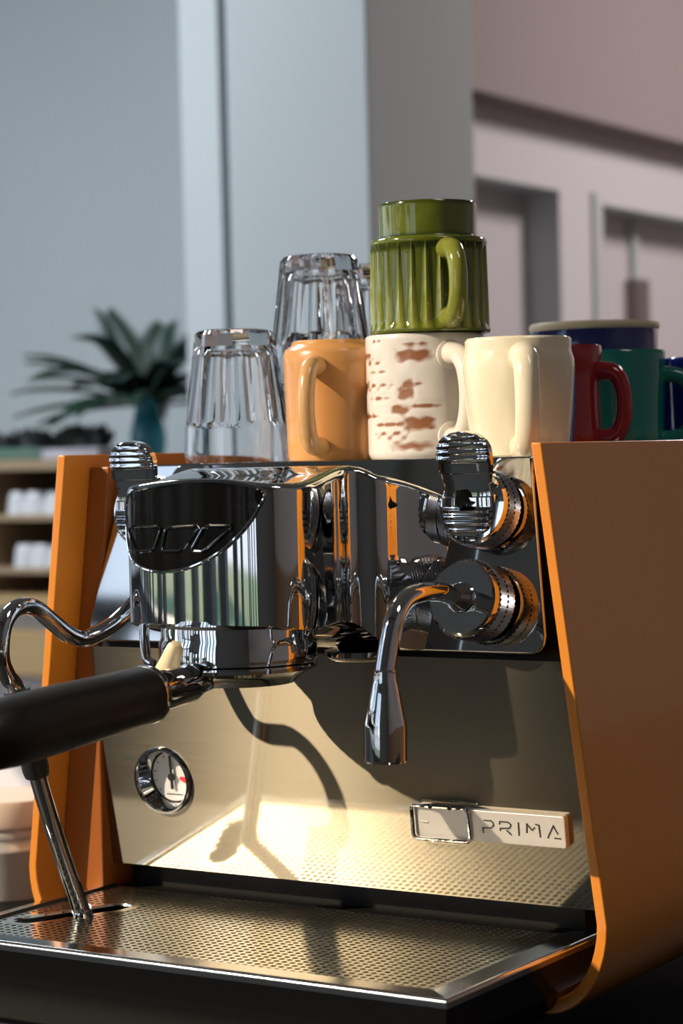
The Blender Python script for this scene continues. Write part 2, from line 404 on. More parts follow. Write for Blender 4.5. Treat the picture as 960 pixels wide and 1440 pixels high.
# outside: pavement, lawn, trees
struct('ground', box(B(), (-40, -60, ZF - 0.30), (30, 14, ZF - 0.12)), 'pave', smooth=False)
struct('lawn', box(B(), (-40, -24, ZF - 0.12), (30, -14, ZF - 0.08)), 'grass', smooth=False)
struct('plaza', box(B(), (-60, -90, ZF - 0.12), (50, -24, ZF - 0.06)), 'plaza', smooth=False)
def tree(x, y, h, r, label):
    t = thing('street_tree', label, 'tree', (x, y, ZF - 0.1), 'trees outside the windows')
    bm = B(); lathe(bm, [(0.16, 0), (0.12, h * 0.35), (0.07, h * 0.7), (0.0, h * 0.75)], 10); obj('trunk', bm, 'bark', t, local=True)
    bm = B(); rg = random.Random(int(x * 10))
    for k in range(9):
        c = Vector((rg.uniform(-.6, .6) * r, rg.uniform(-.6, .6) * r, h * 0.62 + rg.uniform(-.35, .5) * r))
        q = bmesh.ops.create_icosphere(bm, subdivisions=2, radius=r * rg.uniform(.4, .62), matrix=Matrix.Translation(c))
        for v in q['verts']: v.co += Vector((rg.uniform(-1, 1), rg.uniform(-1, 1), rg.uniform(-1, 1))) * r * 0.07
    obj('crown', bm, 'tree', t, local=True)
for x, y, h, r, d in ((-15.5, -17, 3.4, 1.5, 'far left'), (-11.4, -19, 2.8, 1.3, 'left of the middle'), (-8.2, -18, 3.2, 1.4, 'in the middle'), (-4.0, -17, 3.0, 1.3, 'at the right'), (-15, -3.4, 3.2, 1.5, 'beside the side window')):
    tree(x, y, h, r, 'leafy green tree outside the window, ' + d)

# ================================================================== ESPRESSO MACHINE
XC = 0.177
mach = thing('espresso_machine', 'orange and chrome espresso machine standing on the dark counter', 'espresso machine', (XC, 0.16, -0.098))

def panel_x(z): return 0.3992 - XC - 0.128 * (z - 0.0)      # outer surface, distance from the centre line
def panel(side):
    """bent sheet: slanted upright that curls under at its foot; section in xz, extruded in y."""
    th = 0.0068; R = 0.042; zb = 0.0; O = []; I = []
    for z in (0.2846, 0.2, 0.1, 0.03, zb):
        O.append((panel_x(z), z)); I.append((panel_x(z) - th, z))
    # curl
    cx, cz = panel_x(zb) - R, zb
    for k in range(1, 11):
        a = -math.radians(95 * k / 10)
        O.append((cx + R * math.cos(a) - 0.004 * k / 10 * 0, cz + 1.35 * R * math.sin(a)))
        I.append((cx + (R - th) * math.cos(a), cz + 1.35 * (R - th) * math.sin(a)))
    O.append((0.10, O[-1][1] + 0.002)); I.append((0.10, I[-1][1] + 0.002))
    poly = [(XC + side * x, z) for x, z in O] + [(XC + side * x, z) for x, z in reversed(I)]
    bm = B()
    y0, y1 = -0.030, 0.475
    n = len(O)
    rows = []
    for y in (y0, y1):
        rows.append([(x, y, z) for x, z in poly])
    V = grid(bm, rows, close_u=True)
    for r in V:
        for i in range(n - 1):
            j = len(poly) - 1 - i
            bm.faces.new((r[i], r[i+1], r[j-1], r[j]))
    return obj('side_panel', bm, 'orange', mach, bevel=0.0009, auto=30)
for s in (-1, 1): panel(s)
# inner liner strip at the left, flush with the splash panel
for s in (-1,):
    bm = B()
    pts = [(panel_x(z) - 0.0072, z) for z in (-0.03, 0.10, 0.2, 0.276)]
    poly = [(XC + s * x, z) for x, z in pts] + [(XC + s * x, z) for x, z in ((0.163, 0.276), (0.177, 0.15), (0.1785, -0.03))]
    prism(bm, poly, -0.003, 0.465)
    obj('liner_panel', bm, 'orange_shade', mach, smooth=False, bevel=0.0012)

# body
obj('body_shell', prism(B(), [(XC + x, z) for x, z in ((-0.178, -0.055), (0.178, -0.055), (0.176, 0.15), (0.162, 0.270), (-0.162, 0.270), (-0.176, 0.15))], 0.030, 0.465), 'black', mach, smooth=False)
bm = B(); box(bm, (0.005, 0.0225, 0.2695), (0.349, 0.468, 0.2755))
obj('cup_tray', bm, 'mirror', mach, smooth=False, bevel=0.001)
# polished plate leaning back
def plate_y(z): return -0.0145 + 0.20 * (z - 0.157)
def plate_w(z): return 0.1785 - 0.17 * (z - 0.157)
bm = B()
zs = [0.157, 0.1585, 0.162, 0.168, 0.18, 0.2, 0.225, 0.25, 0.272, 0.2765]
def corner(z):
    r = 0.011
    return 0.0 if z >= 0.157 + r else r - math.sqrt(max(0, r*r - (0.157 + r - z)**2))
rowsF = []; rowsB = []
for z in zs:
    wv = plate_w(z) - corner(z)
    rowsF.append([(XC + wv * t, plate_y(z), z) for t in (-1, -0.97, 0, 0.97, 1)])
    rowsB.append([(XC + wv * t, plate_y(z) + 0.0035, z) for t in (-1, -0.97, 0, 0.97, 1)])
Vf = grid(bm, rowsF); Vb = grid(bm, rowsB)
loopf = Vf[0] + [r[-1] for r in Vf[1:-1]] + Vf[-1][::-1] + [r[0] for r in Vf[-2:0:-1]]
loopb = Vb[0] + [r[-1] for r in Vb[1:-1]] + Vb[-1][::-1] + [r[0] for r in Vb[-2:0:-1]]
for i in range(len(loopf)):
    j = (i + 1) % len(loopf); bm.faces.new((loopf[i], loopf[j], loopb[j], loopb[i]))
obj('face_plate', bm, 'mirror', mach, bevel=0.0012, auto=35)
bm = B(); box(bm, (0.002, -0.004, 0.1515), (0.366, 0.022, 0.1575))
obj('shadow_gap_bar', bm, 'black', mach, smooth=False)
TILT = math.tan(math.radians(6.3))
def splash_y(z): return (0.076 - z) * TILT
# splash panel of brushed steel (U along z so that the grain scatters light upright)
bm = B()
outer = [bm.verts.new(p) for p in ((-0.0005, splash_y(0), 0), (0.392, splash_y(0), 0), (0.3705, splash_y(0.1525), 0.1525), (-0.0005, splash_y(0.1525), 0.1525))]
hole = [bm.verts.new((0.0505 + 0.0222 * math.cos(2 * PI * k / 48), splash_y(0.0612 + 0.0222 * math.sin(2 * PI * k / 48)), 0.0612 + 0.0222 * math.sin(2 * PI * k / 48))) for k in range(48)]
ed = [bm.edges.new((L_[k], L_[(k + 1) % len(L_)])) for L_ in (outer, hole) for k in range(len(L_))]
bmesh.ops.triangle_fill(bm, edges=ed, use_beauty=True)
uvl = bm.loops.layers.uv.new('UVMap')
ret = bmesh.ops.extrude_face_region(bm, geom=bm.faces[:])
for v in [g for g in ret['geom'] if isinstance(g, bmesh.types.BMVert)]: v.co.y += 0.003
for f in bm.faces:
    for l in f.loops: l[uvl].uv = (l.vert.co.z, l.vert.co.x)
spl = obj('splash_panel', bm, 'brushed', mach, smooth=False)

# ---- group head cover
PLAN = [(0, -.128), (.010, -.1279), (.020, -.1276), (.030, -.1271), (.040, -.1260), (.048, -.1240), (.0545, -.1200), (.0590, -.1145), (.0618, -.1075), (.0630, -.099),
        (.0630, -.087), (.0622, -.074), (.0615, -.062), (.0615, -.054), (.0630, -.0475), (.0670, -.044), (.0715, -.0425), (.0755, -.0405), (.0785, -.037), (.0810, -.0315),
        (.0840, -.0255), (.0875, -.021), (.0905, -.0175), (.0945, -.0125), (.100, -.0065), (.107, .001), (.112, .010), (.113, .02)]
def zt(x, y):
    base = 0.2682 + 0.0090 * min(1, max(0, (y + 0.128) / 0.085))
    base -= (0.0052 * (x / 0.058) ** 2 if x < 0.058 else 0.0052) * min(1, max(0, (-y - 0.03) / 0.06))
    if x > 0.060: base -= (x - 0.060) * 0.52
    return base
def zb_(x, y):
    b = 0.1795
    if x > 0.058: b -= 0.022 * min(1, (x - 0.058) / 0.028) ** 1.0
    return b
npl = len(PLAN)
tang = []
for i in range(npl):
    a = PLAN[max(i-1, 0)]; c = PLAN[min(i+1, npl-1)]
    t = Vector((c[0]-a[0], c[1]-a[1])); t.normalize(); tang.append(Vector((t.y, -t.x)))   # outward normal
bm = B(); rows = []
rr = 0.0045
def cover_row(kind, k):
    side = []
    for i, (x, y) in enumerate(PLAN):
        top, bot = zt(x, y), zb_(x, y); nrm = tang[i]
        if kind == 'w':
            z = bot + (top - rr - bot) * k; d = 0
        else:
            a = k * PI / 2; z = top - rr + rr * math.sin(a); d = rr * (1 - math.cos(a))
        side.append((x - nrm.x * d, y - nrm.y * d, z))
    L_ = [(XC - x, y, z) for x, y, z in reversed(side[1:])]
    return L_ + [(XC + x, y, z) for x, y, z in side]
rows.append([(XC + (x - XC) * 0.985, y + 0.0015, z) for x, y, z in cover_row('w', 0)])
for k in (0.0, 0.02, 0.25, 0.5, 0.75, 0.97, 1.0): rows.append(cover_row('w', k if k > 0 else 0.008))
for k in (0.25, 0.5, 0.75, 1.0): rows.append(cover_row('t', k))
V = grid(bm, rows)
topr = V[-1]; nt_ = len(topr)
for i in range(npl - 1):           # lid: join left and right points of equal depth
    a, b = topr[npl - 1 - i], topr[npl - 1 + i]; c, d = topr[npl - 2 - i], topr[npl + i]
    if i == 0: bm.faces.new((a, d, c))
    else: bm.faces.new((a, b, d, c))
botr = V[0]
for i in range(npl - 1):
    a, b = botr[npl - 1 - i], botr[npl - 1 + i]; c, d = botr[npl - 2 - i], botr[npl + i]
    if i == 0: bm.faces.new((a, c, d))
    else: bm.faces.new((a, c, d, b))
cover = obj('group_cover', bm, 'chrome', mach, auto=50)
def front_y(x):
    return float(np.interp(abs(x), [p[0] for p in PLAN[:10]], [p[1] for p in PLAN[:10]]))
LEAF = [(-.0495, .2597), (-.0395, .2618), (-.0183, .2650), (.0041, .2665), (.0215, .2663), (.0356, .2647), (.0450, .2625), (.0500, .2600), (.0506, .2560), (.0475, .2500), (.0435, .2437), (.0364, .2359), (.0258, .2273),
        (.0161, .2217), (.0064, .2174), (-.0056, .2138), (-.0202, .2119), (-.0303, .2124), (-.0400, .2147), (-.0470, .2185), (-.0520, .2250), (-.0548, .2340), (-.0548, .2450), (-.0535, .2540)]
# display: a filled sheet that follows the curved front, 1 mm proud
def leaf_top(x): return zt(abs(x), front_y(x))
LF = [(x, min(z, leaf_top(x) - 0.0010)) for x, z in LEAF]
sm = smooth_path([(x, 0, z) for x, z in LF + [LF[0]]], 4)[:-1]
LFs = [(p.x, p.z) for p in sm]
def leaf_span(z):
    xs = []
    n = len(LFs)
    for i in range(n):
        (x0, z0), (x1, z1) = LFs[i], LFs[(i+1) % n]
        if (z0 - z) * (z1 - z) < 0: xs.append(x0 + (x1 - x0) * (z - z0) / (z1 - z0))
    return (min(xs), max(xs)) if len(xs) >= 2 else None
zmin, zmax = min(z for x, z in LFs), max(z for x, z in LFs)
bm = B(); rows = []
for k in range(33):
    z = zmin + (zmax - zmin) * (0.004 + 0.992 * k / 32); a, b = leaf_span(z)
    rows.append([(XC + a + (b - a) * j / 28, front_y(a + (b - a) * j / 28) - 0.0012, z) for j in range(29)])
grid(bm, rows)
disp = obj('display_glass', bm, 'black_gloss', mach)
bm = B(); tube(bm, [(XC + x, front_y(x) - 0.0009, z) for x, z in LFs], 0.0011, 8, closed=True)
obj('display_rim', bm, 'chrome', disp)
BUT = [[(-.0520, .2389), (-.0214, .2399), (-.0283, .2252), (-.0425, .2237)], [(-.0181, .2389), (.0086, .2401), (-.0069, .2247), (-.0223, .2243)], [(.0111, .2398), (.0323, .2399), (.0097, .2244), (.0004, .2247)]]
for q in BUT:
    cxm = sum(p[0] for p in q) / 4; czm = sum(p[1] for p in q) / 4
    dense = []
    for i in range(4):
        a, b = Vector((*q[i], 0)), Vector((*q[(i+1) % 4], 0))
        for k in range(1, 9): dense.append(a + (b - a) * k / 9)
    bm = B(); tube(bm, [(XC + p.x, front_y(p.x) - 0.0014, p.y) for p in dense], 0.0011, 8, closed=True)
    # glossy inner pad
    rows = []
    for t in (0.0, 0.85):
        rows.append([(XC + cxm + (p.x - cxm) * (1 - t * 0.999), front_y(p.x) - 0.0017 - 0.0006 * t, czm + (p.y - czm) * (1 - t * 0.999)) for p in dense])
    obj('touch_button', bm, 'dark_chrome', disp)

# bell of the group under the cover
GY = -0.083
bm = B(); lathe(bm, [(0.0, 0.182), (0.046, 0.182), (0.0475, 0.176), (0.0475, 0.170), (0.049, 0.167), (0.049, 0.156), (0.0475, 0.1545), (0.0, 0.1545)], 72, (XC, GY, 0))
bell = obj('group_bell', bm, 'chrome', mach, auto=35)
bm = B(); lathe(bm, [(0.045, 0.1790), (0.0482, 0.1790), (0.0482, 0.1772), (0.045, 0.1772)], 72, (XC, GY, 0), capped=False)
obj('gasket_ring', bm, 'rubber', bell)
bm = B()
tube(bm, smooth_path([(XC - 0.053, -0.108, 0.182), (XC - 0.052, -0.110, 0.170), (XC - 0.048, -0.113, 0.157), (XC - 0.043, -0.114, 0.154)], 5), 0.0032, 10)
obj('locking_claw', bm, 'chrome', bell)

# dish under the wing of the cover
bm = B(); lathe(bm, [(0.0, 0.159), (0.023, 0.158), (0.024, 0.155), (0.020, 0.152), (0.0, 0.152)], 40, (XC + 0.055, -0.028, 0))
obj('mounting_boss', bm, 'chrome', mach)

# ---- paddle levers and knurled knobs
AX = Vector((0, -0.981, 0.196)).normalized()      # plate normal
def knurled(bm, c, ax, r, h, seg=96, rows_=9, amp=0.00055):
    q = Vector((0, 0, 1)).rotation_difference(ax); rws = []
    for k in range(rows_ + 1):
        ring = []
        for i in range(seg):
            a = 2 * PI * i / seg
            rr = r + (amp if (i + k) % 2 else -amp)
            ring.append(Vector(c) + q @ Vector((rr * math.cos(a), rr * math.sin(a), h * k / rows_)))
        rws.append(ring)
    grid(bm, rws, close_u=True)
def plate_pt(x, z): return Vector((XC + x, plate_y(z), z))
def control_knob(s):
    c = plate_pt(0.1335 if s > 0 else -0.098, 0.1865)
    c = c + AX * 0.004
    bm = B(); lathe(bm, [(0.012, -0.008), (0.012, 0.0), (0.0225, 0.0), (0.0236, 0.002), (0.0236, 0.0215), (0.0228, 0.0245), (0.0215, 0.0255), (0.0095, 0.0255), (0.0088, 0.0275), (0.0, 0.0275)], 64, c, AX)
    k = obj('control_knob', bm, 'chrome', mach, auto=35)
    for a0, a1 in ((0.003, 0.0105), (0.0122, 0.0198)):
        bm = B(); knurled(bm, c + AX * a0, AX, 0.0243, a1 - a0)
        obj('knurled_band', bm, 'knurl', k, smooth=False)
    bm = B(); lathe(bm, [(0.0085, 0.026), (0.0085, 0.030), (0.0062, 0.036), (0.0062, 0.041), (0.0, 0.041)], 32, c, AX)
    obj('boss', bm, 'chrome_soft', k)
    return c + AX * 0.040
kr = control_knob(1); kl = control_knob(-1)
def lever(s):
    zc = 0.243
    c = plate_pt(s * 0.128 + 0.004, zc) + AX * 0.003
    bm = B()
    lathe(bm, [(0.011, -0.008), (0.012, 0.0), (0.0225, 0.0), (0.0236, 0.002), (0.0236, 0.017), (0.022, 0.0195), (0.012, 0.0205), (0.0, 0.0205)], 64, c, AX)
    k = obj('paddle_lever', bm, 'chrome', mach, auto=35)
    for a0, a1 in ((0.0025, 0.009), (0.0105, 0.0165)):
        bm = B(); knurled(bm, c + AX * a0, AX, 0.0243, a1 - a0)
        obj('knurled_band', bm, 'knurl', k, smooth=False)
    # neck
    p0 = c + AX * 0.018
    pc = Vector((XC + s * 0.1275 + 0.003, plate_y(zc) - 0.0255, 0.2605))     # paddle centre
    bm = B(); tube(bm, [p0, p0 * 0.4 + pc * 0.6 + Vector((0, 0.003, -0.006)), pc + Vector((0, 0.006, -0.004))], [0.0085, 0.0075, 0.007], 16, flat=(1.4, 0.9, (0, 0, 1)))
    obj('lever_neck', bm, 'black_gloss', k)
    # paddle: two lobed outline, front shaped in cross profile (pads stand proud, waist dips), grip ridges as real steps
    HH = 0.0325; prof = []
    N = 96; rowsF = []; rowsB = []
    def half(t):       # t from -1 (bottom) to 1 (top)
        if t > 0:
            a = min(1, max(0, (t - 0.50) / 0.5)); base = 0.0187 * math.sqrt(max(0.0, 1 - a ** 2.6))
            wst = 0.0016 * math.exp(-((t - 0.02) / 0.22) ** 2)
        else:
            a = min(1, max(0, (-t - 0.52) / 0.48)); base = 0.0176 * math.sqrt(max(0.0, 1 - a ** 2.6))
            wst = 0.0016 * math.exp(-((t - 0.02) / 0.22) ** 2)
        return max(0.0004, base - wst)
    def front(t):      # outward offset of the front face
        d = 0.0022
        u = abs(t)
        d += 0.0030 * max(0.0, (u - 0.15) / 0.85) ** 1.2
        if -0.24 < t < 0.20: d -= 0.0016
        if u > 0.42 and u < 0.97: d += 0.0008 * (0.5 + 0.5 * math.sin((u - 0.42) / 0.55 * 2 * PI * 4.5 - PI / 2))
        return d
    tiltv = Vector((0, -0.10, 1)).normalized() if s > 0 else Vector((0, -0.10, 1)).normalized()
    outv = Vector((0, -1, -0.10)).normalized()
    wid = (-1, -0.94, -0.8, -0.4, 0, 0.4, 0.8, 0.94, 1)
    edge = (0.0016, 0.0006, 0.0001, 0, 0, 0, 0.0001, 0.0006, 0.0016)
    for i in range(N + 1):
        t = -1 + 2 * i / N
        hw = half(t); base = pc + tiltv * (HH * t)
        rowsF.append([base + Vector((hw * q, 0, 0)) + outv * (front(t) - e) for q, e in zip(wid, edge)])
        rowsB.append([base + Vector((hw * q, 0, 0)) - outv * (0.0034 - e) for q, e in zip(wid, edge)])
    bm = B()
    Vf = grid(bm, rowsF); Vb = grid(bm, rowsB)
    lf = [r[0] for r in Vf] + Vf[-1][1:] + [r[-1] for r in Vf[-2::-1]] + Vf[0][-2:0:-1]
    lb = [r[0] for r in Vb] + Vb[-1][1:] + [r[-1] for r in Vb[-2::-1]] + Vb[0][-2:0:-1]
    for i in range(len(lf)):
        j = (i + 1) % len(lf); bm.faces.new((lf[i], lf[j], lb[j], lb[i]))
    obj('paddle', bm, 'chrome', k, auto=28)
lever(1); lever(-1)

# ---- hot water spout on the right knob
bx = kr.x
sp = smooth_path([kr - AX * 0.004, kr + AX * 0.012, (bx, -0.0850, 0.1985), (bx - .001, -0.1000, 0.1955), (bx - .001, -0.1115, 0.1870), (bx - .002, -0.1170, 0.1740), (bx - .002, -0.1235, 0.1545)], 8)
bm = B(); tube(bm, sp, 0.0059, 18)
spout = obj('hot_water_spout', bm, 'chrome', mach)
e0 = Vector((bx - .002, -0.1230, 0.157)); ed = Vector((0, -0.03, -1)).normalized()
bm = B(); lathe(bm, [(0.0060, 0.0), (0.0068, 0.001), (0.0068, 0.006), (0.0075, 0.008), (0.0105, 0.022), (0.0122, 0.030), (0.0124, 0.0325), (0.0124, 0.052), (0.0118, 0.0530), (0.0095, 0.0530), (0.0095, 0.049), (0, 0.049)], 40, e0, ed)
obj('nozzle', bm, 'chrome', spout, auto=30)

# ---- steam wand on the left
wp = smooth_path([kl - AX * 0.004, (0.068, -0.0585, 0.1790), (0.0625, -0.0700, 0.1710), (0.0575, -0.0870, 0.1655), (0.057, -0.1010, 0.1690), (0.056, -0.1150, 0.1780), (0.055, -0.1300, 0.1880), (0.055, -0.1430, 0.1905), (0.055, -0.1545, 0.1870), (0.055, -0.1620, 0.1770), (0.0545, -0.1635, 0.1600),
                  (0.0535, -0.1570, 0.1480), (0.0525, -0.1470, 0.1360), (0.0510, -0.1310, 0.0890), (0.0495, -0.1085, 0.0350), (0.048, -0.0830, -0.0180)], 8)
bm = B(); tube(bm, wp, 0.0056, 18)
wand = obj('steam_wand', bm, 'chrome', mach)
bm = B(); tube(bm, [(0.0526, -0.1480, 0.1390), (0.0522, -0.1445, 0.1280), (0.0510, -0.1300, 0.0862), (0.0509, -0.1288, 0.0822)], [0.0082, 0.0086, 0.0086, 0.0078], 20)
obj('rubber_grip', bm, 'rubber', wand)
bm = B(); tube(bm, [(0.0484, -0.0862, -0.0110), (0.0474, -0.0790, -0.0260)], [0.0066, 0.0060], 18)
obj('wand_tip', bm, 'chrome_soft', wand)

# ---- pressure gauge
gc = Vector((0.0505, 0, 0.0612)); GA = Vector((0, -1, 0))
GA0 = Vector((0, -math.cos(math.radians(6.3)), -math.sin(math.radians(6.3))))
def lean(o, zr):
    """lay a part built against y = 0 onto the leaning splash panel (turned about the height zr)"""
    a = math.radians(6.3); base = root_loc(o)
    for v in o.data.vertices:
        p = v.co + base; dz = p.z - zr
        q = Vector((p.x, p.y * math.cos(a) - dz * math.sin(a) + splash_y(zr), zr + dz * math.cos(a) + p.y * math.sin(a)))
        v.co = q - base
    return o
bm = B(); lathe(bm, [(0.0205, -0.010), (0.0235, -0.003), (0.0235, 0.0015), (0.0228, 0.0032), (0.0214, 0.0032), (0.0200, 0.0015), (0.0185, -0.0100), (0.0180, -0.0105)], 64, gc, GA, capped=False)
gauge = lean(obj('pressure_gauge', bm, 'chrome', mach, auto=40), 0.0612)
bm = B(); lathe(bm, [(0.0205, -0.0108), (0.0, -0.0108)], 48, gc, GA, capped=False)
lean(obj('dial', bm, 'white', gauge), 0.0612)
bm = B(); lathe(bm, [(0.0191, -0.0090), (0.0181, -0.0104), (0.0172, -0.0104)], 48, gc, GA, capped=False)
lean(obj('dial_ring', bm, 'ink', gauge), 0.0612)
yd = 0.0104
bm = B()
prism(bm, [(gc.x + x, gc.z + z) for x, z in ((-0.0007, 0.015), (0.0007, 0.015), (0.0011, -0.0085), (-0.0011, -0.0085))], yd - 0.0012, yd - 0.0020)
lathe(bm, [(0.0026, 0.0), (0.0026, 0.0018), (0, 0.0018)], 20, (gc.x, yd - 0.0008, gc.z), GA)
lean(obj('needle', bm, 'ink', gauge, smooth=False), 0.0612)
bm = B()
arc = [(0.0060 * math.cos(a), 0.0060 * math.sin(a)) for a in (0.02, -0.30)] + [(0.0160 * math.cos(a), 0.0160 * math.sin(a)) for a in (-0.42, -0.3, -0.2, -0.1, 0.02)]
prism(bm, [(gc.x + x, gc.z + z) for x, z in arc], yd + 0.0003, yd - 0.0001)
lean(obj('red_zone', bm, 'red', gauge, smooth=False), 0.0612)
bm = B()
for k in range(11):
    a = math.radians(220 - 26 * k); ca, sa = math.cos(a), math.sin(a); wv = 0.00028
    prism(bm, [(gc.x + ca * r - sa * t, gc.z + sa * r + ca * t) for r, t in ((0.0142, -wv), (0.0160, -wv), (0.0160, wv), (0.0142, wv))], yd + 0.0003, yd)
prism(bm, [(gc.x - 0.007, gc.z - 0.0128), (gc.x + 0.007, gc.z - 0.0128), (gc.x + 0.007, gc.z - 0.0123), (gc.x - 0.007, gc.z - 0.0123)], yd + 0.0003, yd)
lean(obj('dial_marks', bm, 'ink', gauge, smooth=False), 0.0612)

# ---- name badge
bm = B(); prism(bm, rounded_rect(0.2900, 0.0385, 0.3590, 0.0585, 0.0018, 4, (1, 0, 0, 1)), -0.0055, -0.0002)
badge = lean(obj('name_badge', bm, 'badge', mach, smooth=False, bevel=0.0005), 0.0485)
bm = B(); prism(bm, rounded_rect(0.2525, 0.0385, 0.2915, 0.0585, 0.002, 4), -0.0045, -0.0002)
box(bm, (0.2560, -0.0052, 0.0480), (0.2620, -0.0044, 0.0486))
lean(obj('badge_window', bm, 'badge', badge, smooth=False), 0.0485)
bm = B(); tube(bm, [(x, -0.0065, z) for x, z in rounded_rect(0.2515, 0.0378, 0.2925, 0.0592, 0.0030, 4)], 0.0012, 8, closed=True)
for x in (0.266, 0.280):
    for z in (0.0378, 0.0592): lathe(bm, [(0.0012, -0.0006), (0.0014, 0.0014), (0, 0.0014)], 10, (x, -0.0065, z), GA)
lean(obj('badge_frame', bm, 'chrome', badge), 0.0485)
LET = {'P': [[(0, 0), (0, .38), (.75, .42), (1, .6), (1, .84), (.8, 1), (.15, 1)]],
       'R': [[(0, .80), (.05, 1), (.75, 1), (1, .84), (1, .66), (.8, .5), (.05, .45), (.05, .28)], [(.62, .32), (1, 0)]],
       'I': [[(0, 0), (0, 1)]],
       'M': [[(0, .28), (.05, .98), (.42, .5), (.62, .72)], [(.72, 1), (.95, .95), (1, 0)]],
       'A': [[(0, 0), (.5, 1), (.82, .36)], [(.58, 0), (1, 0)]]}
for ch, x0, wd in (('P', .3020, .0074), ('R', .3138, .0078), ('I', .3270, .001), ('M', .3325, .0092), ('A', .3468, .0086)):
    bm = B()
    for st in LET[ch]:
        for (a, b), (c, d) in zip(st, st[1:]):
            p, q = Vector((x0 + a * wd, 0.0447 + b * 0.0078)), Vector((x0 + c * wd, 0.0447 + d * 0.0078))
            t = (q - p).normalized(); nn = Vector((-t.y, t.x)) * 0.00038; p = p - t * 0.0003; q = q + t * 0.0003
            prism(bm, [tuple(p + nn), tuple(q + nn), tuple(q - nn), tuple(p - nn)], -0.0059, -0.0050)
    lean(obj('letter', bm, 'ink', badge, smooth=False), 0.0485)

# ---- drip tray with perforated grate
ZT = -0.0165
tx0, tx1, ty0, ty1 = 0.0005, 0.3535, -0.1540, 0.0100        # opening of the tray
bx0, bx1, by0 = -0.0120, 0.3700, -0.1665                    # outer rim
bm = B()
def ring(x0, x1, y0, y1, z): return [(x0, y1, z), (x0, y0, z), (x1, y0, z), (x1, y1, z)]
rows = [ring(tx0, tx1, ty0, ty1, ZT - 0.010), ring(tx0, tx1, ty0, ty1, ZT + 0.0018), ring(tx0 - 0.0015, tx1 + 0.0015, ty0 - 0.0015, ty1 + 0.0015, ZT + 0.0018), ring(bx0 + .0015, bx1 - .0015, by0 + 0.0015, ty1 + 0.014, ZT + 0.0006), ring(bx0, bx1, by0, ty1 + 0.014, ZT - 0.0012), ring(bx0, bx1, by0, ty1 + 0.014, ZT - 0.0050)]
grid(bm, rows)
dtray = obj('drip_tray', bm, 'chrome_soft', mach, smooth=False, bevel=0.0006)
bm = B()
def tray_row(z, ins, yf): return [(bx0 + ins, yf, z), (bx1 - ins, yf, z), (bx1 - ins, 0.03, z), (bx0 + ins, 0.03, z)]
V = grid(bm, [tray_row(ZT - 0.0050, 0.0003, by0 + .0003), tray_row(ZT - 0.024, 0.0005, by0 + .0005), tray_row(ZT - 0.036, 0.008, by0 + .0005), tray_row(ZT - 0.048, 0.026, by0 + 0.0005), tray_row(ZT - 0.052, 0.050, by0 + 0.004)], close_u=True)
cap(bm, V[-1]); 
obj('tray_skirt', bm, 'black_paint', dtray, bevel=0.001, smooth=False)
bm = B(); box(bm, (tx0, ty0, ZT - 0.034), (tx1, ty1, ZT - 0.022)); obj('tray_well', bm, 'black', dtray, smooth=False)
bm = B(); box(bm, (bx0 + 0.002, ty1 + 0.0005, ZT - 0.030), (bx1 - 0.002, 0.0295, ZT - 0.0015)); obj('dark_gap_fill', bm, 'black', dtray, smooth=False)  # black block added so the gap behind the grate stays dark
# grate: a plate of real holes
bm = B()
pit = 0.00565; nx = int((tx1 - tx0 - 0.004) / pit); ny = int((ty1 - ty0 - 0.004) / pit)
gx0 = tx0 + (tx1 - tx0 - nx * pit) / 2; gy0 = ty0 + (ty1 - ty0 - ny * pit) / 2
zg = ZT; th = 0.0011; hr = 0.00195
SL0, SL1, SLR = Vector((0.0225, -0.1080)), Vector((0.0480, -0.0500)), 0.0105     # slot for the wand
def in_slot(x, y):
    p = Vector((x, y)); d = SL1 - SL0; t = max(0, min(1, (p - SL0).dot(d) / d.length_squared)); return (p - SL0 - d * t).length
vs = []; fs = []
OCT = [(math.cos(PI / 8 + PI / 4 * k), math.sin(PI / 8 + PI / 4 * k)) for k in range(8)]
SQ = [(1, .41), (.41, 1), (-.41, 1), (-1, .41), (-1, -.41), (-.41, -1), (.41, -1), (1, -.41)]
for i in range(nx):
    for j in range(ny):
        cx, cy = gx0 + (i + .5) * pit, gy0 + (j + .5) * pit
        dsl = in_slot(cx, cy)
        if dsl < SLR: continue
        h = pit / 2; b0 = len(vs)
        for (a, b) in ((1, 1), (-1, 1), (-1, -1), (1, -1)): vs.append((cx + a * h, cy + b * h, zg))
        if dsl < SLR + pit * 0.9:
            fs.append((b0, b0+1, b0+2, b0+3)); continue
        for k in range(8): vs.append((cx + OCT[k][0] * hr, cy + OCT[k][1] * hr, zg))
        for k in range(8): vs.append((cx + OCT[k][0] * hr, cy + OCT[k][1] * hr, zg - th))
        c4, o8, d8 = b0, b0 + 4, b0 + 12
        # corner k sits at 45+90k; octagon verts 2k (22.5+90k) and 2k+1 (67.5+90k) face it
        for k in range(4):
            fs.append((c4 + k, o8 + 2*k + 1, o8 + 2*k))
            fs.append((c4 + k, c4 + (k+1) % 4, o8 + (2*k + 2) % 8, o8 + 2*k + 1))
        for k in range(8): fs.append((o8 + k, o8 + (k+1) % 8, d8 + (k+1) % 8, d8 + k))
me = bpy.data.meshes.new('grate')
base = ROOT[mach.name]
me.from_pydata([(x - base.x, y - base.y, z - base.z) for x, y, z in vs], [], fs); me.update()
me.materials.append(M['steel'])
gr = bpy.data.objects.new('grate', me); COL.objects.link(gr); gr.parent = dtray
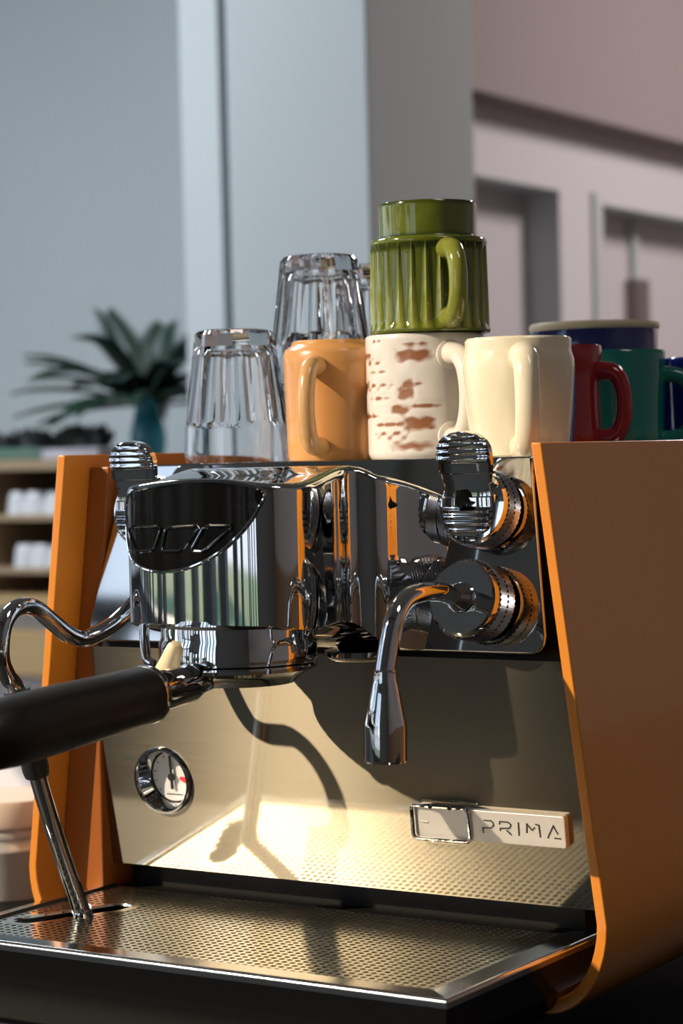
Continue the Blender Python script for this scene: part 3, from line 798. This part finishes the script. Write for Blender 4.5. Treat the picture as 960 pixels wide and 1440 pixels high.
# border strips around the field of holes and the slot lip
bm = B()
box(bm, (tx0, ty0, zg - th), (gx0, ty1, zg)); box(bm, (gx0 + nx * pit, ty0, zg - th), (tx1, ty1, zg))
box(bm, (gx0, ty0, zg - th), (gx0 + nx * pit, gy0, zg)); box(bm, (gx0, gy0 + ny * pit, zg - th), (gx0 + nx * pit, ty1, zg))
obj('grate_border', bm, 'steel', dtray, smooth=False)
bm = B(); d = (SL1 - SL0).normalized(); nn = Vector((-d.y, d.x)); loop = []
for k in range(13):
    a = PI / 2 + PI * k / 12; loop.append(SL0 + d * math.cos(a) * SLR + nn * math.sin(a) * SLR)
for k in range(13):
    a = -PI / 2 + PI * k / 12; loop.append(SL1 + d * math.cos(a) * SLR + nn * math.sin(a) * SLR)
rows = []
for off, z in ((0.0045, zg + 0.0001), (0.0, zg + 0.0003), (-0.0006, zg - 0.0012)):
    rr_ = []
    for p in loop:
        q = min(max((p - SL0).dot(d), 0), (SL1 - SL0).length); c = SL0 + d * q
        rr_.append((*(c + (p - c).normalized() * (SLR + off)), z))
    rows.append(rr_)
grid(bm, rows, close_u=True)
obj('wand_slot', bm, 'steel', dtray)

# feet
for x in (0.05, 0.30):
    for y in (-0.10, 0.36):
        bm = B(); lathe(bm, [(0.020, -0.0985), (0.021, -0.095), (0.016, -0.070), (0.016, -0.055)], 28, (x, y, 0))
        obj('foot', bm, 'black', mach)
bm = B(); box(bm, (0.03, -0.13, -0.068), (0.325, 0.40, -0.0545)); obj('base_frame', bm, 'black', mach, smooth=False)

# ================================================================== PORTAFILTER (locked in the group, lifts out)
pf = thing('portafilter', 'black-handled chrome portafilter locked into the group of the espresso machine', 'portafilter', (XC, GY, 0.141))
bm = B(); lathe(bm, [(0.0, 0.1535), (0.047, 0.1535), (0.0485, 0.1520), (0.0485, 0.1500), (0.044, 0.1480), (0.0385, 0.1455), (0.034, 0.1410), (0.0, 0.1400)], 72, (XC, GY, 0))
obj('filter_holder', bm, 'chrome', pf, auto=40)
HD = Vector((0, -1, -0.062)).normalized(); h0 = Vector((XC, -0.126, 0.1462))
bm = B(); lathe(bm, [(0.0075, -0.010), (0.0085, 0.0), (0.0105, 0.006), (0.0118, 0.010), (0.0120, 0.044), (0.0115, 0.048)], 40, h0, HD)
neck = obj('neck', bm, 'chrome', pf)
bm = B(); lathe(bm, [(0.012, 0.046), (0.0168, 0.047), (0.0176, 0.049), (0.0172, 0.052), (0.014, 0.0525)], 48, h0, HD)
obj('ferrule', bm, 'chrome_soft', pf)
bm = B(); lathe(bm, [(0.0, 0.0515), (0.0166, 0.0515), (0.0170, 0.054), (0.0178, 0.085), (0.0190, 0.130), (0.0194, 0.170), (0.0184, 0.188), (0.013, 0.198), (0.0, 0.200)], 48, h0, HD)
obj('handle', bm, 'grip', pf)
bm = B(); lathe(bm, [(0.0, 0.0), (0.0075, 0.0), (0.0062, 0.008), (0.0046, 0.016), (0.0030, 0.0205), (0.0, 0.0215)], 20, (XC - 0.021, -0.128, 0.1520), (0.62, -0.25, 1))
obj('lug', bm, 'cream_rim', pf)  # cream colour paints a reflection onto the chrome lug

# ================================================================== GLASSES AND MUGS ON TOP
ZU = 0.2758
def glass_mesh():
    """inverted tumbler: smooth lip band at the bottom, faceted sides, thick base on top; height 0.094."""
    bm = B(); n = 11
    def fac(a): 
        k = 2 * PI / n; q = (a % k) - k / 2
        return math.cos(PI / n) / math.cos(q)
    H = 0.0945
    prof = [(0.0360, 0.0008), (0.0368, 0.0002), (0.0376, 0.0008), (0.0372, 0.010), (0.0366, 0.0255), (0.0356, 0.0285), (0.0354, 0.0300), (0.0288, 0.0850), (0.0280, 0.0910), (0.0262, H - 0.001), (0.0235, H), (0.0205, H), (0.0195, H - 0.0012), (0.0, H - 0.0020)]
    lathe(bm, prof, 88, capped=False, rfun=lambda a, k, h: 1 if (h < 0.0270 or h > H - 0.0005) else (fac(a) * 1.025 if k in (6, 7, 8) else 1))
    inner = [(0.0360, 0.0008), (0.0352, 0.0100), (0.0346, 0.0280), (0.0330, 0.0320), (0.0260, 0.0740), (0.0235, 0.0800), (0.0190, 0.0822), (0.0, 0.0826)]
    lathe(bm, inner, 88, capped=False)
    bmesh.ops.remove_doubles(bm, verts=bm.verts[:], dist=0.00002)
    return bm
g1 = obj('glass_tumbler', glass_mesh(), 'glass', loc=(0.0594, 0.085, ZU), local=True, auto=22)
g1['label'] = 'upturned faceted glass tumbler in front, beside the terracotta mug'; g1['category'] = 'glass'; g1['group'] = 'upturned glass tumblers'
def glass(x, y, z, rz, label):
    c = g1.copy(); COL.objects.link(c); c.location = Vector((x, y, z)) + OFF; c.rotation_euler.z = rz; c['label'] = label; ROOT[c.name] = Vector((x, y, z)); return c
glass(0.0806, 0.165, ZU, 0.2, 'upturned glass tumbler underneath another, behind the terracotta mug')
glass(0.0806, 0.165, ZU + 0.056, 0.35, 'upturned glass tumbler stacked highest of the glasses')
glass(0.0560, 0.265, ZU, 0.1, 'upturned glass tumbler at the back, hidden low behind the white mug')
glass(0.0560, 0.265, ZU + 0.056, 0.5, 'upturned glass tumbler peeping out left of the green mug')

def mug_body(prof, wall=0.0035, seg=64, rfun=None, floor_t=0.006):
    """closed crockery body from an outer profile [(r, z)...] with a rounded lip and a hollow inside."""
    bm = B(); top = prof[-1]
    lip = [(top[0] - wall * 0.25, top[1] + wall * 0.35), (top[0] - wall * 0.75, top[1] + wall * 0.35)]
    inner = [(max(r - wall, 0.004), z) for r, z in reversed(prof) if z > floor_t]
    full = [(0, prof[0][1] + 0.001)] + prof + lip + inner + [(0, floor_t)]
    lathe(bm, full, seg, capped=False, rfun=rfun)
    return bm
def arc_handle(bm, R0, z0, z1, reach, rad, fl=(1.25, 0.8), n=9, power=0.5, dz=0.0, r_end=None):
    """handle in the local xz plane from (R0, z1) out to R0+reach and back to (R0 or r_end, z0)."""
    pts = [];
    for k in range(n + 1):
        a = PI / 2 - PI * k / n
        zc = (z0 + z1) / 2; zr = (z1 - z0) / 2
        base = R0 if r_end is None else R0 + (r_end - R0) * k / n
        pts.append((base - 0.003 + (reach + 0.003) * max(0, math.cos(a)) ** power, 0, zc + zr * math.sin(a) + dz * math.cos(a)))
    P = smooth_path(pts, 4)
    N = len(P)
    rs = [rad * (1 + 0.28 * abs(2 * i / (N - 1) - 1) ** 3) for i in range(N)]
    rows = []
    tube(bm, P, rs, 16, flat=(fl[0], fl[1], (1, 0, 0.02)) if False else None)
    return bm
def mug(name, label, cat, x, y, z, prof, material, rz=0, handle=None, hmat=None, wall=0.0035, rfun=None, group=None, seg=64, auto=40):
    t = thing(name, label, cat, (x, y, z), group, rz)
    b = obj('body', mug_body(prof, wall, seg, rfun), material, t, local=True, auto=auto)
    if handle:
        bm = B(); arc_handle(bm, **handle); obj('handle', bm, hmat or material, t, local=True)
    return t, b

# direction helpers: image-right is +R, towards the camera is +T
ang_cam = math.atan2(-1.29, 0.83)          # from the cups to the camera
ang_right = ang_cam + PI / 2

# terracotta mug
TER = [(0.0300, 0.0), (0.0325, 0.001), (0.0335, 0.004), (0.0338, 0.020), (0.0345, 0.045), (0.0352, 0.068), (0.0350, 0.0745), (0.0335, 0.0780), (0.0300, 0.0800), (0.0290, 0.0815), (0.0288, 0.0825)]
mug('terracotta_mug', 'tan terracotta mug with a low shoulder and tan handle, beside the glass tumblers', 'mug', 0.1335, 0.1000, ZU, TER, 'terracotta', ang_cam - 0.35, dict(R0=0.0335, z0=0.010, z1=0.066, reach=0.022, rad=0.0058), 'terracotta_handle')
# white mug with brick relief (vertex colour attribute marks bare clay)
WM = [(0.0360, 0.0), (0.0385, 0.0012), (0.0398, 0.004)] + [(0.0400 + 0.0003 * k / 26, 0.006 + 0.0765 * k / 26) for k in range(27)]
t, b = mug('white_brick_mug', 'white mug with brown brick marks, standing under the green mug', 'mug', 0.2075, 0.1000, ZU, WM, 'brick', 0, None, seg=144)
b.rotation_euler.z = 0
me = b.data
rng = random.Random(11)
marks = []      # (angle from camera direction, height, half width angle, half height, strength)
for (px, pz, wx_, hz, st) in ((-.98, .079, .12, .0010, 1), (-.24, .0690, .30, .0040, 1.0), (-.20, .0762, .22, .0012, .8), (-1.10, .0660, .26, .0014, .9), (-.98, .0490, .36, .0014, .95), (-.35, .0510, .10, .0022, .9), (-.13, .0510, .12, .0012, .8),
                              (-.38, .0440, .14, .0042, 1.0), (-.95, .0420, .30, .0013, .85), (-.50, .0330, .16, .0030, 1.0), (-.06, .0350, .26, .0014, 1.0), (-.72, .0240, .34, .0012, 1.0), (-.72, .0165, .40, .0014, 1.0), (-.16, .0240, .26, .0044, 1.0),
                              (-.30, .0090, .40, .0034, .75), (-1.0, .0585, .30, .0010, .7), (-1.15, .0290, .20, .0012, .8), (-1.5, .07, .3, .002, 1), (-1.6, .05, .3, .003, 1), (-1.5, .03, .3, .002, 1), (-2.2, .06, .3, .003, 1), (-2.3, .03, .3, .003, 1)):
    marks.append((px, pz, wx_, hz, st))
def clay(a, z):
    v = 0.0
    for (px, pz, w_, h_, st) in marks:
        d = (a - ang_cam - px + PI) % (2 * PI) - PI
        u = abs(d) / (w_ * 1.25); q = abs(z - pz - 0.0006 * math.sin(a * 23)) / (h_ * 1.25)
        s = max(0.0, 1.35 - max(u ** 1.6, q ** 1.3) - 0.22 * math.sin(a * 8 + z * 520) ** 2)
        v = max(v, min(1.0, s * st))
    return v
att = me.attributes.new('clay', 'FLOAT', 'POINT')
vals = []
for v in me.vertices:
    r = math.hypot(v.co.x, v.co.y)
    c = clay(math.atan2(v.co.y, v.co.x), v.co.z) if r > 0.0388 else 0.0
    vals.append(c)
    if c > 0.25: 
        k = 1 - 0.0006 * min(1, c * 1.5) / r; v.co.x *= k; v.co.y *= k
att.data.foreach_set('value', vals)
bm = B(); arc_handle(bm, R0=0.0395, z0=0.0130, z1=0.0700, reach=0.026, rad=0.0062, power=0.6)
for zz in (0.0150, 0.0690): lathe(bm, [(0.0105, -0.003), (0.0100, 0.0010), (0.0075, 0.0024), (0.0, 0.0030)], 24, (0.0392, 0, zz), (1, 0, 0))
h = obj('handle', bm, 'white_glaze', t, local=True); h.rotation_euler.z = ang_cam + 0.40

# green mug, upturned on the white one
zg0 = ZU + 0.0845
tg = thing('green_mug', 'upturned olive green fluted mug stacked on the white mug', 'mug', (0.2120, 0.1000, zg0))
NF = 26
def tri_relief(a, t):
    """tall narrow wedges: ridge half-width grows downwards, neighbours alternate."""
    u = (a / (2 * PI) * NF) % 1.0; u = abs(u - 0.5) * 2          # 0 at the ridge, 1 in the valley
    wv = 0.10 + 0.85 * (1 - t)
    return max(0.0, 1 - u / wv)
prof = [(0.0385, 0.0005), (0.0402, 0.0000), (0.0408, 0.0012)] + [(0.0405 - 0.0012 * k / 22, 0.0030 + 0.0560 * k / 22) for k in range(23)] + [(0.0397, 0.0600), (0.0397, 0.0618), (0.0388, 0.0632), (0.0345, 0.0640), (0.0330, 0.0650), (0.0328, 0.0670), (0.0331, 0.0840), (0.0333, 0.0862), (0.0325, 0.0876), (0.0290, 0.0878), (0.0280, 0.0862), (0.0, 0.0850)]
def gr_r(a, k, h):
    if 3 <= k <= 25:
        t = (h - 0.003) / 0.056; e = min(1, min(h - 0.003, 0.059 - h) / 0.004 + 0.02)
        return 1 - (0.0017 * (1 - tri_relief(a, t)) * e) / 0.04
    return 1
bm = B(); lathe(bm, prof, NF * 12, capped=False, rfun=gr_r)
lathe(bm, [(0.0385, 0.0005), (0.0372, 0.002), (0.0365, 0.055), (0.030, 0.060), (0, 0.061)], NF * 12, capped=False)
gb = obj('body', bm, 'green', tg, local=True, auto=50)
me = gb.data; att = me.attributes.new('relief', 'FLOAT', 'POINT'); vals = []
for v in me.vertices:
    z = v.co.z; a = math.atan2(v.co.y, v.co.x)
    if 0.003 < z < 0.0592:
        r_ = tri_relief(a, (z - 0.003) / 0.056); c = 0.30 + 0.62 * r_ ** 0.8 - (0.25 if z > 0.056 else 0)
    elif z >= 0.0840: c = 0.10
    elif z > 0.0640: c = 0.46 - (0.38 if z < 0.0665 else 0)
    else: c = 0.42
    vals.append(c)
att.data.foreach_set('value', vals)
bm = B(); arc_handle(bm, R0=0.0395, z0=0.0085, z1=0.0545, reach=0.018, rad=0.0062, power=0.6)
h = obj('handle', bm, 'green', tg, local=True); h.rotation_euler.z = ang_cam + 0.30
att = h.data.attributes.new('relief', 'FLOAT', 'POINT'); att.data.foreach_set('value', [0.72] * len(h.data.vertices))

# cream mug
CR = [(0.0285, 0.0), (0.0305, 0.001), (0.0312, 0.004), (0.0326, 0.012), (0.0345, 0.030), (0.0358, 0.045), (0.0364, 0.056), (0.0360, 0.0625), (0.0345, 0.0670), (0.0342, 0.0695), (0.0345, 0.0745), (0.0343, 0.0752)]
def lob(a, k, h):
    q = 0.5 + 0.5 * math.cos(4 * (a - ang_cam - 0.2)); s = max(0, min(1, (0.066 - h) / 0.02))
    return 1 - 0.035 * s * q ** 3
tc_, b_ = mug('cream_mug', 'glossy cream mug with dented sides, handle facing forward, behind the right lever', 'mug', 0.2952, 0.0700, ZU + 0.0003, CR, 'cream', 0, None, rfun=lob, seg=96)
bm = B(); arc_handle(bm, R0=0.0340, z0=0.0060, z1=0.0630, reach=0.0195, rad=0.0080, power=0.5)
h = obj('handle', bm, 'cream', tc_, local=True); h.rotation_euler.z = ang_cam + 0.02

def straight(r0, r1, h):
    return [(r0 - 0.004, 0.0), (r0 - 0.001, 0.001), (r0, 0.004)] + [(r0 + (r1 - r0) * k / 8, 0.004 + (h - 0.005) * k / 8) for k in range(1, 9)] + [(r1 - 0.0002, h)]
# bright blue mug behind the cream one
mug('blue_mug', 'bright blue mug almost hidden behind the cream mug', 'mug', 0.2610, 0.1560, ZU, [(0.021, 0), (0.0240, 0.001), (0.0255, 0.006), (0.0275, 0.03), (0.0285, 0.050), (0.0265, 0.064), (0.0262, 0.072)], 'blue', 0.2)
# dark red mug
mug('red_mug', 'dark red mug with a round handle, between the cream and teal mugs', 'mug', 0.2437, 0.2270, ZU, [(0.026, 0), (0.0290, 0.001), (0.0298, 0.005), (0.0290, 0.030), (0.0285, 0.050), (0.0292, 0.062), (0.0304, 0.0700), (0.0304, 0.0770)], 'red_glaze', ang_right - 0.35, dict(R0=0.0288, z0=0.0110, z1=0.0600, reach=0.0180, rad=0.0058, power=0.5))
# teal mug
mug('teal_mug', 'teal green straight mug with its handle at right', 'mug', 0.2460, 0.3130, ZU, straight(0.0350, 0.0376, 0.0755), 'teal', ang_right - 0.15, dict(R0=0.0330, z0=0.0100, z1=0.0590, reach=0.0240, rad=0.0052, power=0.5))
# cobalt mug at the frame edge
mug('cobalt_mug', 'deep cobalt blue mug cut off by the right edge of the photo', 'mug', 0.2910, 0.3890, ZU, straight(0.0375, 0.0396, 0.0705), 'dark_blue', ang_right)
# navy bowl-like mug
tn = thing('navy_bowl', 'wide navy bowl with a bare cream rim, behind the cream and red mugs', 'bowl', (0.1890, 0.3940, ZU))
obj('body', mug_body([(0.036, 0), (0.040, 0.001), (0.0435, 0.012), (0.0475, 0.040), (0.0495, 0.075), (0.0502, 0.0985)], 0.004), 'navy', tn, local=True)
bm = B(); lathe(bm, [(0.0499, 0.0970), (0.0514, 0.0990), (0.0515, 0.1015), (0.0503, 0.1035), (0.0478, 0.1030), (0.0463, 0.1010), (0.0463, 0.0980)], 64, capped=False)
obj('rim', bm, 'cream_rim', tn, local=True)

# ================================================================== COUNTER AND BACKGROUND
ct = thing('bar_counter', 'dark stone bar counter carrying the espresso machine', 'counter', (0.4, 0.1, ZF))
obj('worktop', box(B(), (-0.80, -0.33, -0.135), (2.3, 0.60, -0.0985)), 'counter', ct, smooth=False, bevel=0.003)
obj('cabinet_body', box(B(), (-0.76, -0.28, ZF), (2.26, 0.55, -0.135)), 'cabinet', ct, smooth=False)

jar = thing('storage_jar', 'metal storage jar with a pale lid, left behind the steam wand', 'jar', (-0.335, 0.275, -0.0985))
bm = B(); lathe(bm, [(0, 0.0), (0.0425, 0.0), (0.044, 0.002), (0.044, 0.040), (0.0452, 0.0415), (0.0452, 0.0445), (0.044, 0.046), (0.044, 0.0530), (0.0455, 0.0545), (0.0455, 0.058), (0.043, 0.060), (0.043, 0.064), (0, 0.064)], 56)
obj('canister', bm, 'jar_steel', jar, local=True)
bm = B(); lathe(bm, [(0.043, 0.0632), (0.0478, 0.0640), (0.0482, 0.066), (0.0482, 0.083), (0.0465, 0.0865), (0, 0.0875)], 56)
obj('lid', bm, 'lid', jar, local=True)

# back bar at the far wall
bb = thing('back_bar', 'pale panelled back bar with a honey wood worktop, far left', 'counter', (-2.6, 3.2, ZF))
obj('front_panel', box(B(), (-3.6, 2.92, ZF), (-2.15, 3.7, -0.235)), 'back_panel', bb, smooth=False)
obj('worktop', box(B(), (-3.62, 2.87, -0.235), (-2.13, 3.72, -0.128)), 'wood2', bb, smooth=False, bevel=0.004)
cu = thing('cubby_shelf', 'low oak cubby shelf holding white cups on the back bar', 'shelf', (-2.6, 3.1, -0.128))
obj('plinth', box(B(), (-3.1, 2.95, -0.1278), (-2.10, 3.35, -0.070)), 'trim', cu, smooth=False)
obj('back_board', box(B(), (-3.1, 3.20, -0.070), (-2.10, 3.22, 0.272)), 'dark_back', cu, smooth=False)
for nm, z0, z1, mt in (('top_board', 0.262, 0.288, 'wood'), ('shelf_board', 0.139, 0.153, 'wood'), ('shelf_board', 0.0095, 0.0235, 'wood'), ('bottom_board', -0.070, -0.041, 'wood2')):
    obj(nm, box(B(), (-3.12, 2.90, z0), (-2.10, 3.30 if nm != 'shelf_board' else 3.20, z1)), mt, cu, smooth=False, bevel=0.002)
for x in (-3.12, -2.785, -2.471, -2.135):
    obj('divider', box(B(), (x, 2.901, -0.041), (x + 0.034, 3.20, 0.262)), 'wood', cu, smooth=False)
def cup_bm():
    bm = B(); lathe(bm, [(0.030, 0.0), (0.031, 0.002), (0.0305, 0.006), (0.026, 0.040), (0.0215, 0.054), (0.018, 0.057), (0, 0.057)], 24); 
    return bm
first = None; n = 0
WHERE = {0: 'upper', 1: 'middle', 2: 'lowest'}
ORD = ['first', 'second', 'third', 'fourth', 'fifth', 'sixth', 'seventh']
for row, z, xs in ((0, 0.153, (-2.668, -2.614, -2.560, -2.508)), (1, 0.0235, (-2.640, -2.596, -2.550, -2.503)), (2, -0.041, (-2.505,))):
    for k, x in enumerate(xs):
        lab = 'small white cup on the %s cubby shelf at left, %s from the left' % (WHERE[row], ORD[k])
        if first is None:
            first = obj('white_cup', cup_bm(), 'cup_white', loc=(x, 2.96, z), local=True); c = first
        else:
            c = first.copy(); COL.objects.link(c); c.location = Vector((x, 2.96 + 0.012 * ((k * 7) % 3 - 1), z)) + OFF
        tag(c, lab, 'cup', 'white cups in the cubby shelf')

# plant in a turquoise vase
pl = thing('potted_palm', 'dark green palm in a turquoise vase on the cubby shelf', 'plant', (-2.338, 3.06, 0.288))
bm = B(); lathe(bm, [(0, 0), (0.034, 0), (0.039, 0.004), (0.044, 0.035), (0.043, 0.060), (0.034, 0.098), (0.029, 0.120), (0.031, 0.140), (0.028, 0.140), (0.025, 0.110), (0, 0.105)], 36)
obj('vase', bm, 'vase', pl, local=True)
rg = random.Random(3)
def frond(az, el, ln, droop):
    bm = B(); N = 24; d = Vector((math.cos(az) * math.cos(el), math.sin(az) * math.cos(el), math.sin(el)))
    pts = []; p = Vector((0, 0, 0.125))
    for k in range(N + 1):
        t = k / N; pts.append(p.copy()); dd = d.copy(); dd.z -= droop * t * t; dd.normalize(); p += dd * ln / N
    tube(bm, pts, [0.0035 * (1 - 0.8 * k / N) for k in range(N + 1)], 5)
    for k in range(4, N + 1):
        t = k / N; tan = (pts[k] - pts[k-1]).normalized(); s = tan.cross(Vector((0, 0, 1))); s.normalize(); up = s.cross(tan)
        L_ = ln * (0.42 - 0.26 * abs(t - 0.5)) * (1.0 if k < N else 0.8)
        for sg in (-1, 1):
            dr = (tan * 0.9 + s * sg * (0.75 - 0.4 * t) + up * 0.12).normalized(); wv = up * 0.0 + tan.cross(dr).cross(dr).normalized()
            b0 = pts[k]; mid = b0 + dr * L_ * 0.45; tip = b0 + dr * L_ + Vector((0, 0, -0.15 * L_)); wd = 0.0065
            v = [bm.verts.new(q) for q in (b0, mid + wv * wd, tip, mid - wv * wd, mid + up * 0.003)]
            for f in ((0, 1, 4), (1, 2, 4), (2, 3, 4), (3, 0, 4)): bm.faces.new([v[i] for i in f])
    obj('frond', bm, 'leaf', pl, local=True, smooth=False)
for k in range(28):
    frond(2 * PI * k / 28 + rg.uniform(-.2, .2), rg.choice((0.08, 0.3, 0.55, 0.85)) + rg.uniform(-.1, .15), rg.uniform(0.20, 0.28), rg.uniform(0.3, 0.9))
frond(PI + 0.45, 0.55, 0.27, 0.5); frond(PI + 0.5, 0.25, 0.28, 0.35); frond(0.5, 1.0, 0.30, 0.4); frond(PI + .6, 0.05, 0.27, 0.3)

# clutter on the shelf: low dark plants in a sage trough, a lilac box of papers with a dark plant on it
tr = thing('planter_trough', 'sage green trough with low blackish plants, far left on the cubby shelf', 'planter', (-2.70, 3.0, 0.288))
obj('trough', box(B(), (-2.86, 2.96, 0.2882), (-2.585, 3.06, 0.317)), 'pot_green', tr, smooth=False, bevel=0.004)
bm = B()
for k in range(70):
    b0 = Vector((rg.uniform(-2.84, -2.60), rg.uniform(2.97, 3.05), 0.315)); d = Vector((rg.uniform(-.6, .6), rg.uniform(-.5, .5), 1)).normalized() * rg.uniform(.03, .062); sd_ = Vector((0.009, 0.004, 0))
    v = [bm.verts.new(q) for q in (b0 - sd_, b0 + sd_, b0 + d * 0.6 + sd_ * 1.3, b0 + d, b0 + d * 0.6 - sd_ * 1.3)]; bm.faces.new(v)
fo = obj('foliage', bm, 'leaf_black', tr, smooth=False)
bx_ = obj('paper_box', box(B(), (-2.575, 2.94, 0.2882), (-2.40, 3.06, 0.312)), 'paper', loc=(-2.49, 3.0, 0.2882), smooth=False, bevel=0.002)
tag(bx_, 'flat lilac white box lying on the cubby shelf', 'box')
sp_ = thing('leafy_sprig', 'bushy blackish plant cutting lying on the lilac box', 'plant', (-2.49, 2.99, 0.312))
bm = B(); tube(bm, [(-2.56, 3.0, 0.315), (-2.49, 2.99, 0.318), (-2.42, 2.985, 0.316)], 0.003, 6); obj('stem', bm, 'leaf_black', sp_)
bm = B()
for k in range(70):
    b0 = Vector((rg.uniform(-2.56, -2.425), rg.uniform(2.97, 3.02), 0.314)); d = Vector((rg.uniform(-.7, .7), rg.uniform(-.5, .5), 1)).normalized() * rg.uniform(.03, .068); sd_ = Vector((0.010, 0.004, 0))
    v = [bm.verts.new(q) for q in (b0 - sd_, b0 + sd_, b0 + d * 0.6 + sd_ * 1.3, b0 + d, b0 + d * 0.6 - sd_ * 1.3)]; bm.faces.new(v)
obj('foliage', bm, 'leaf_black', sp_, smooth=False)
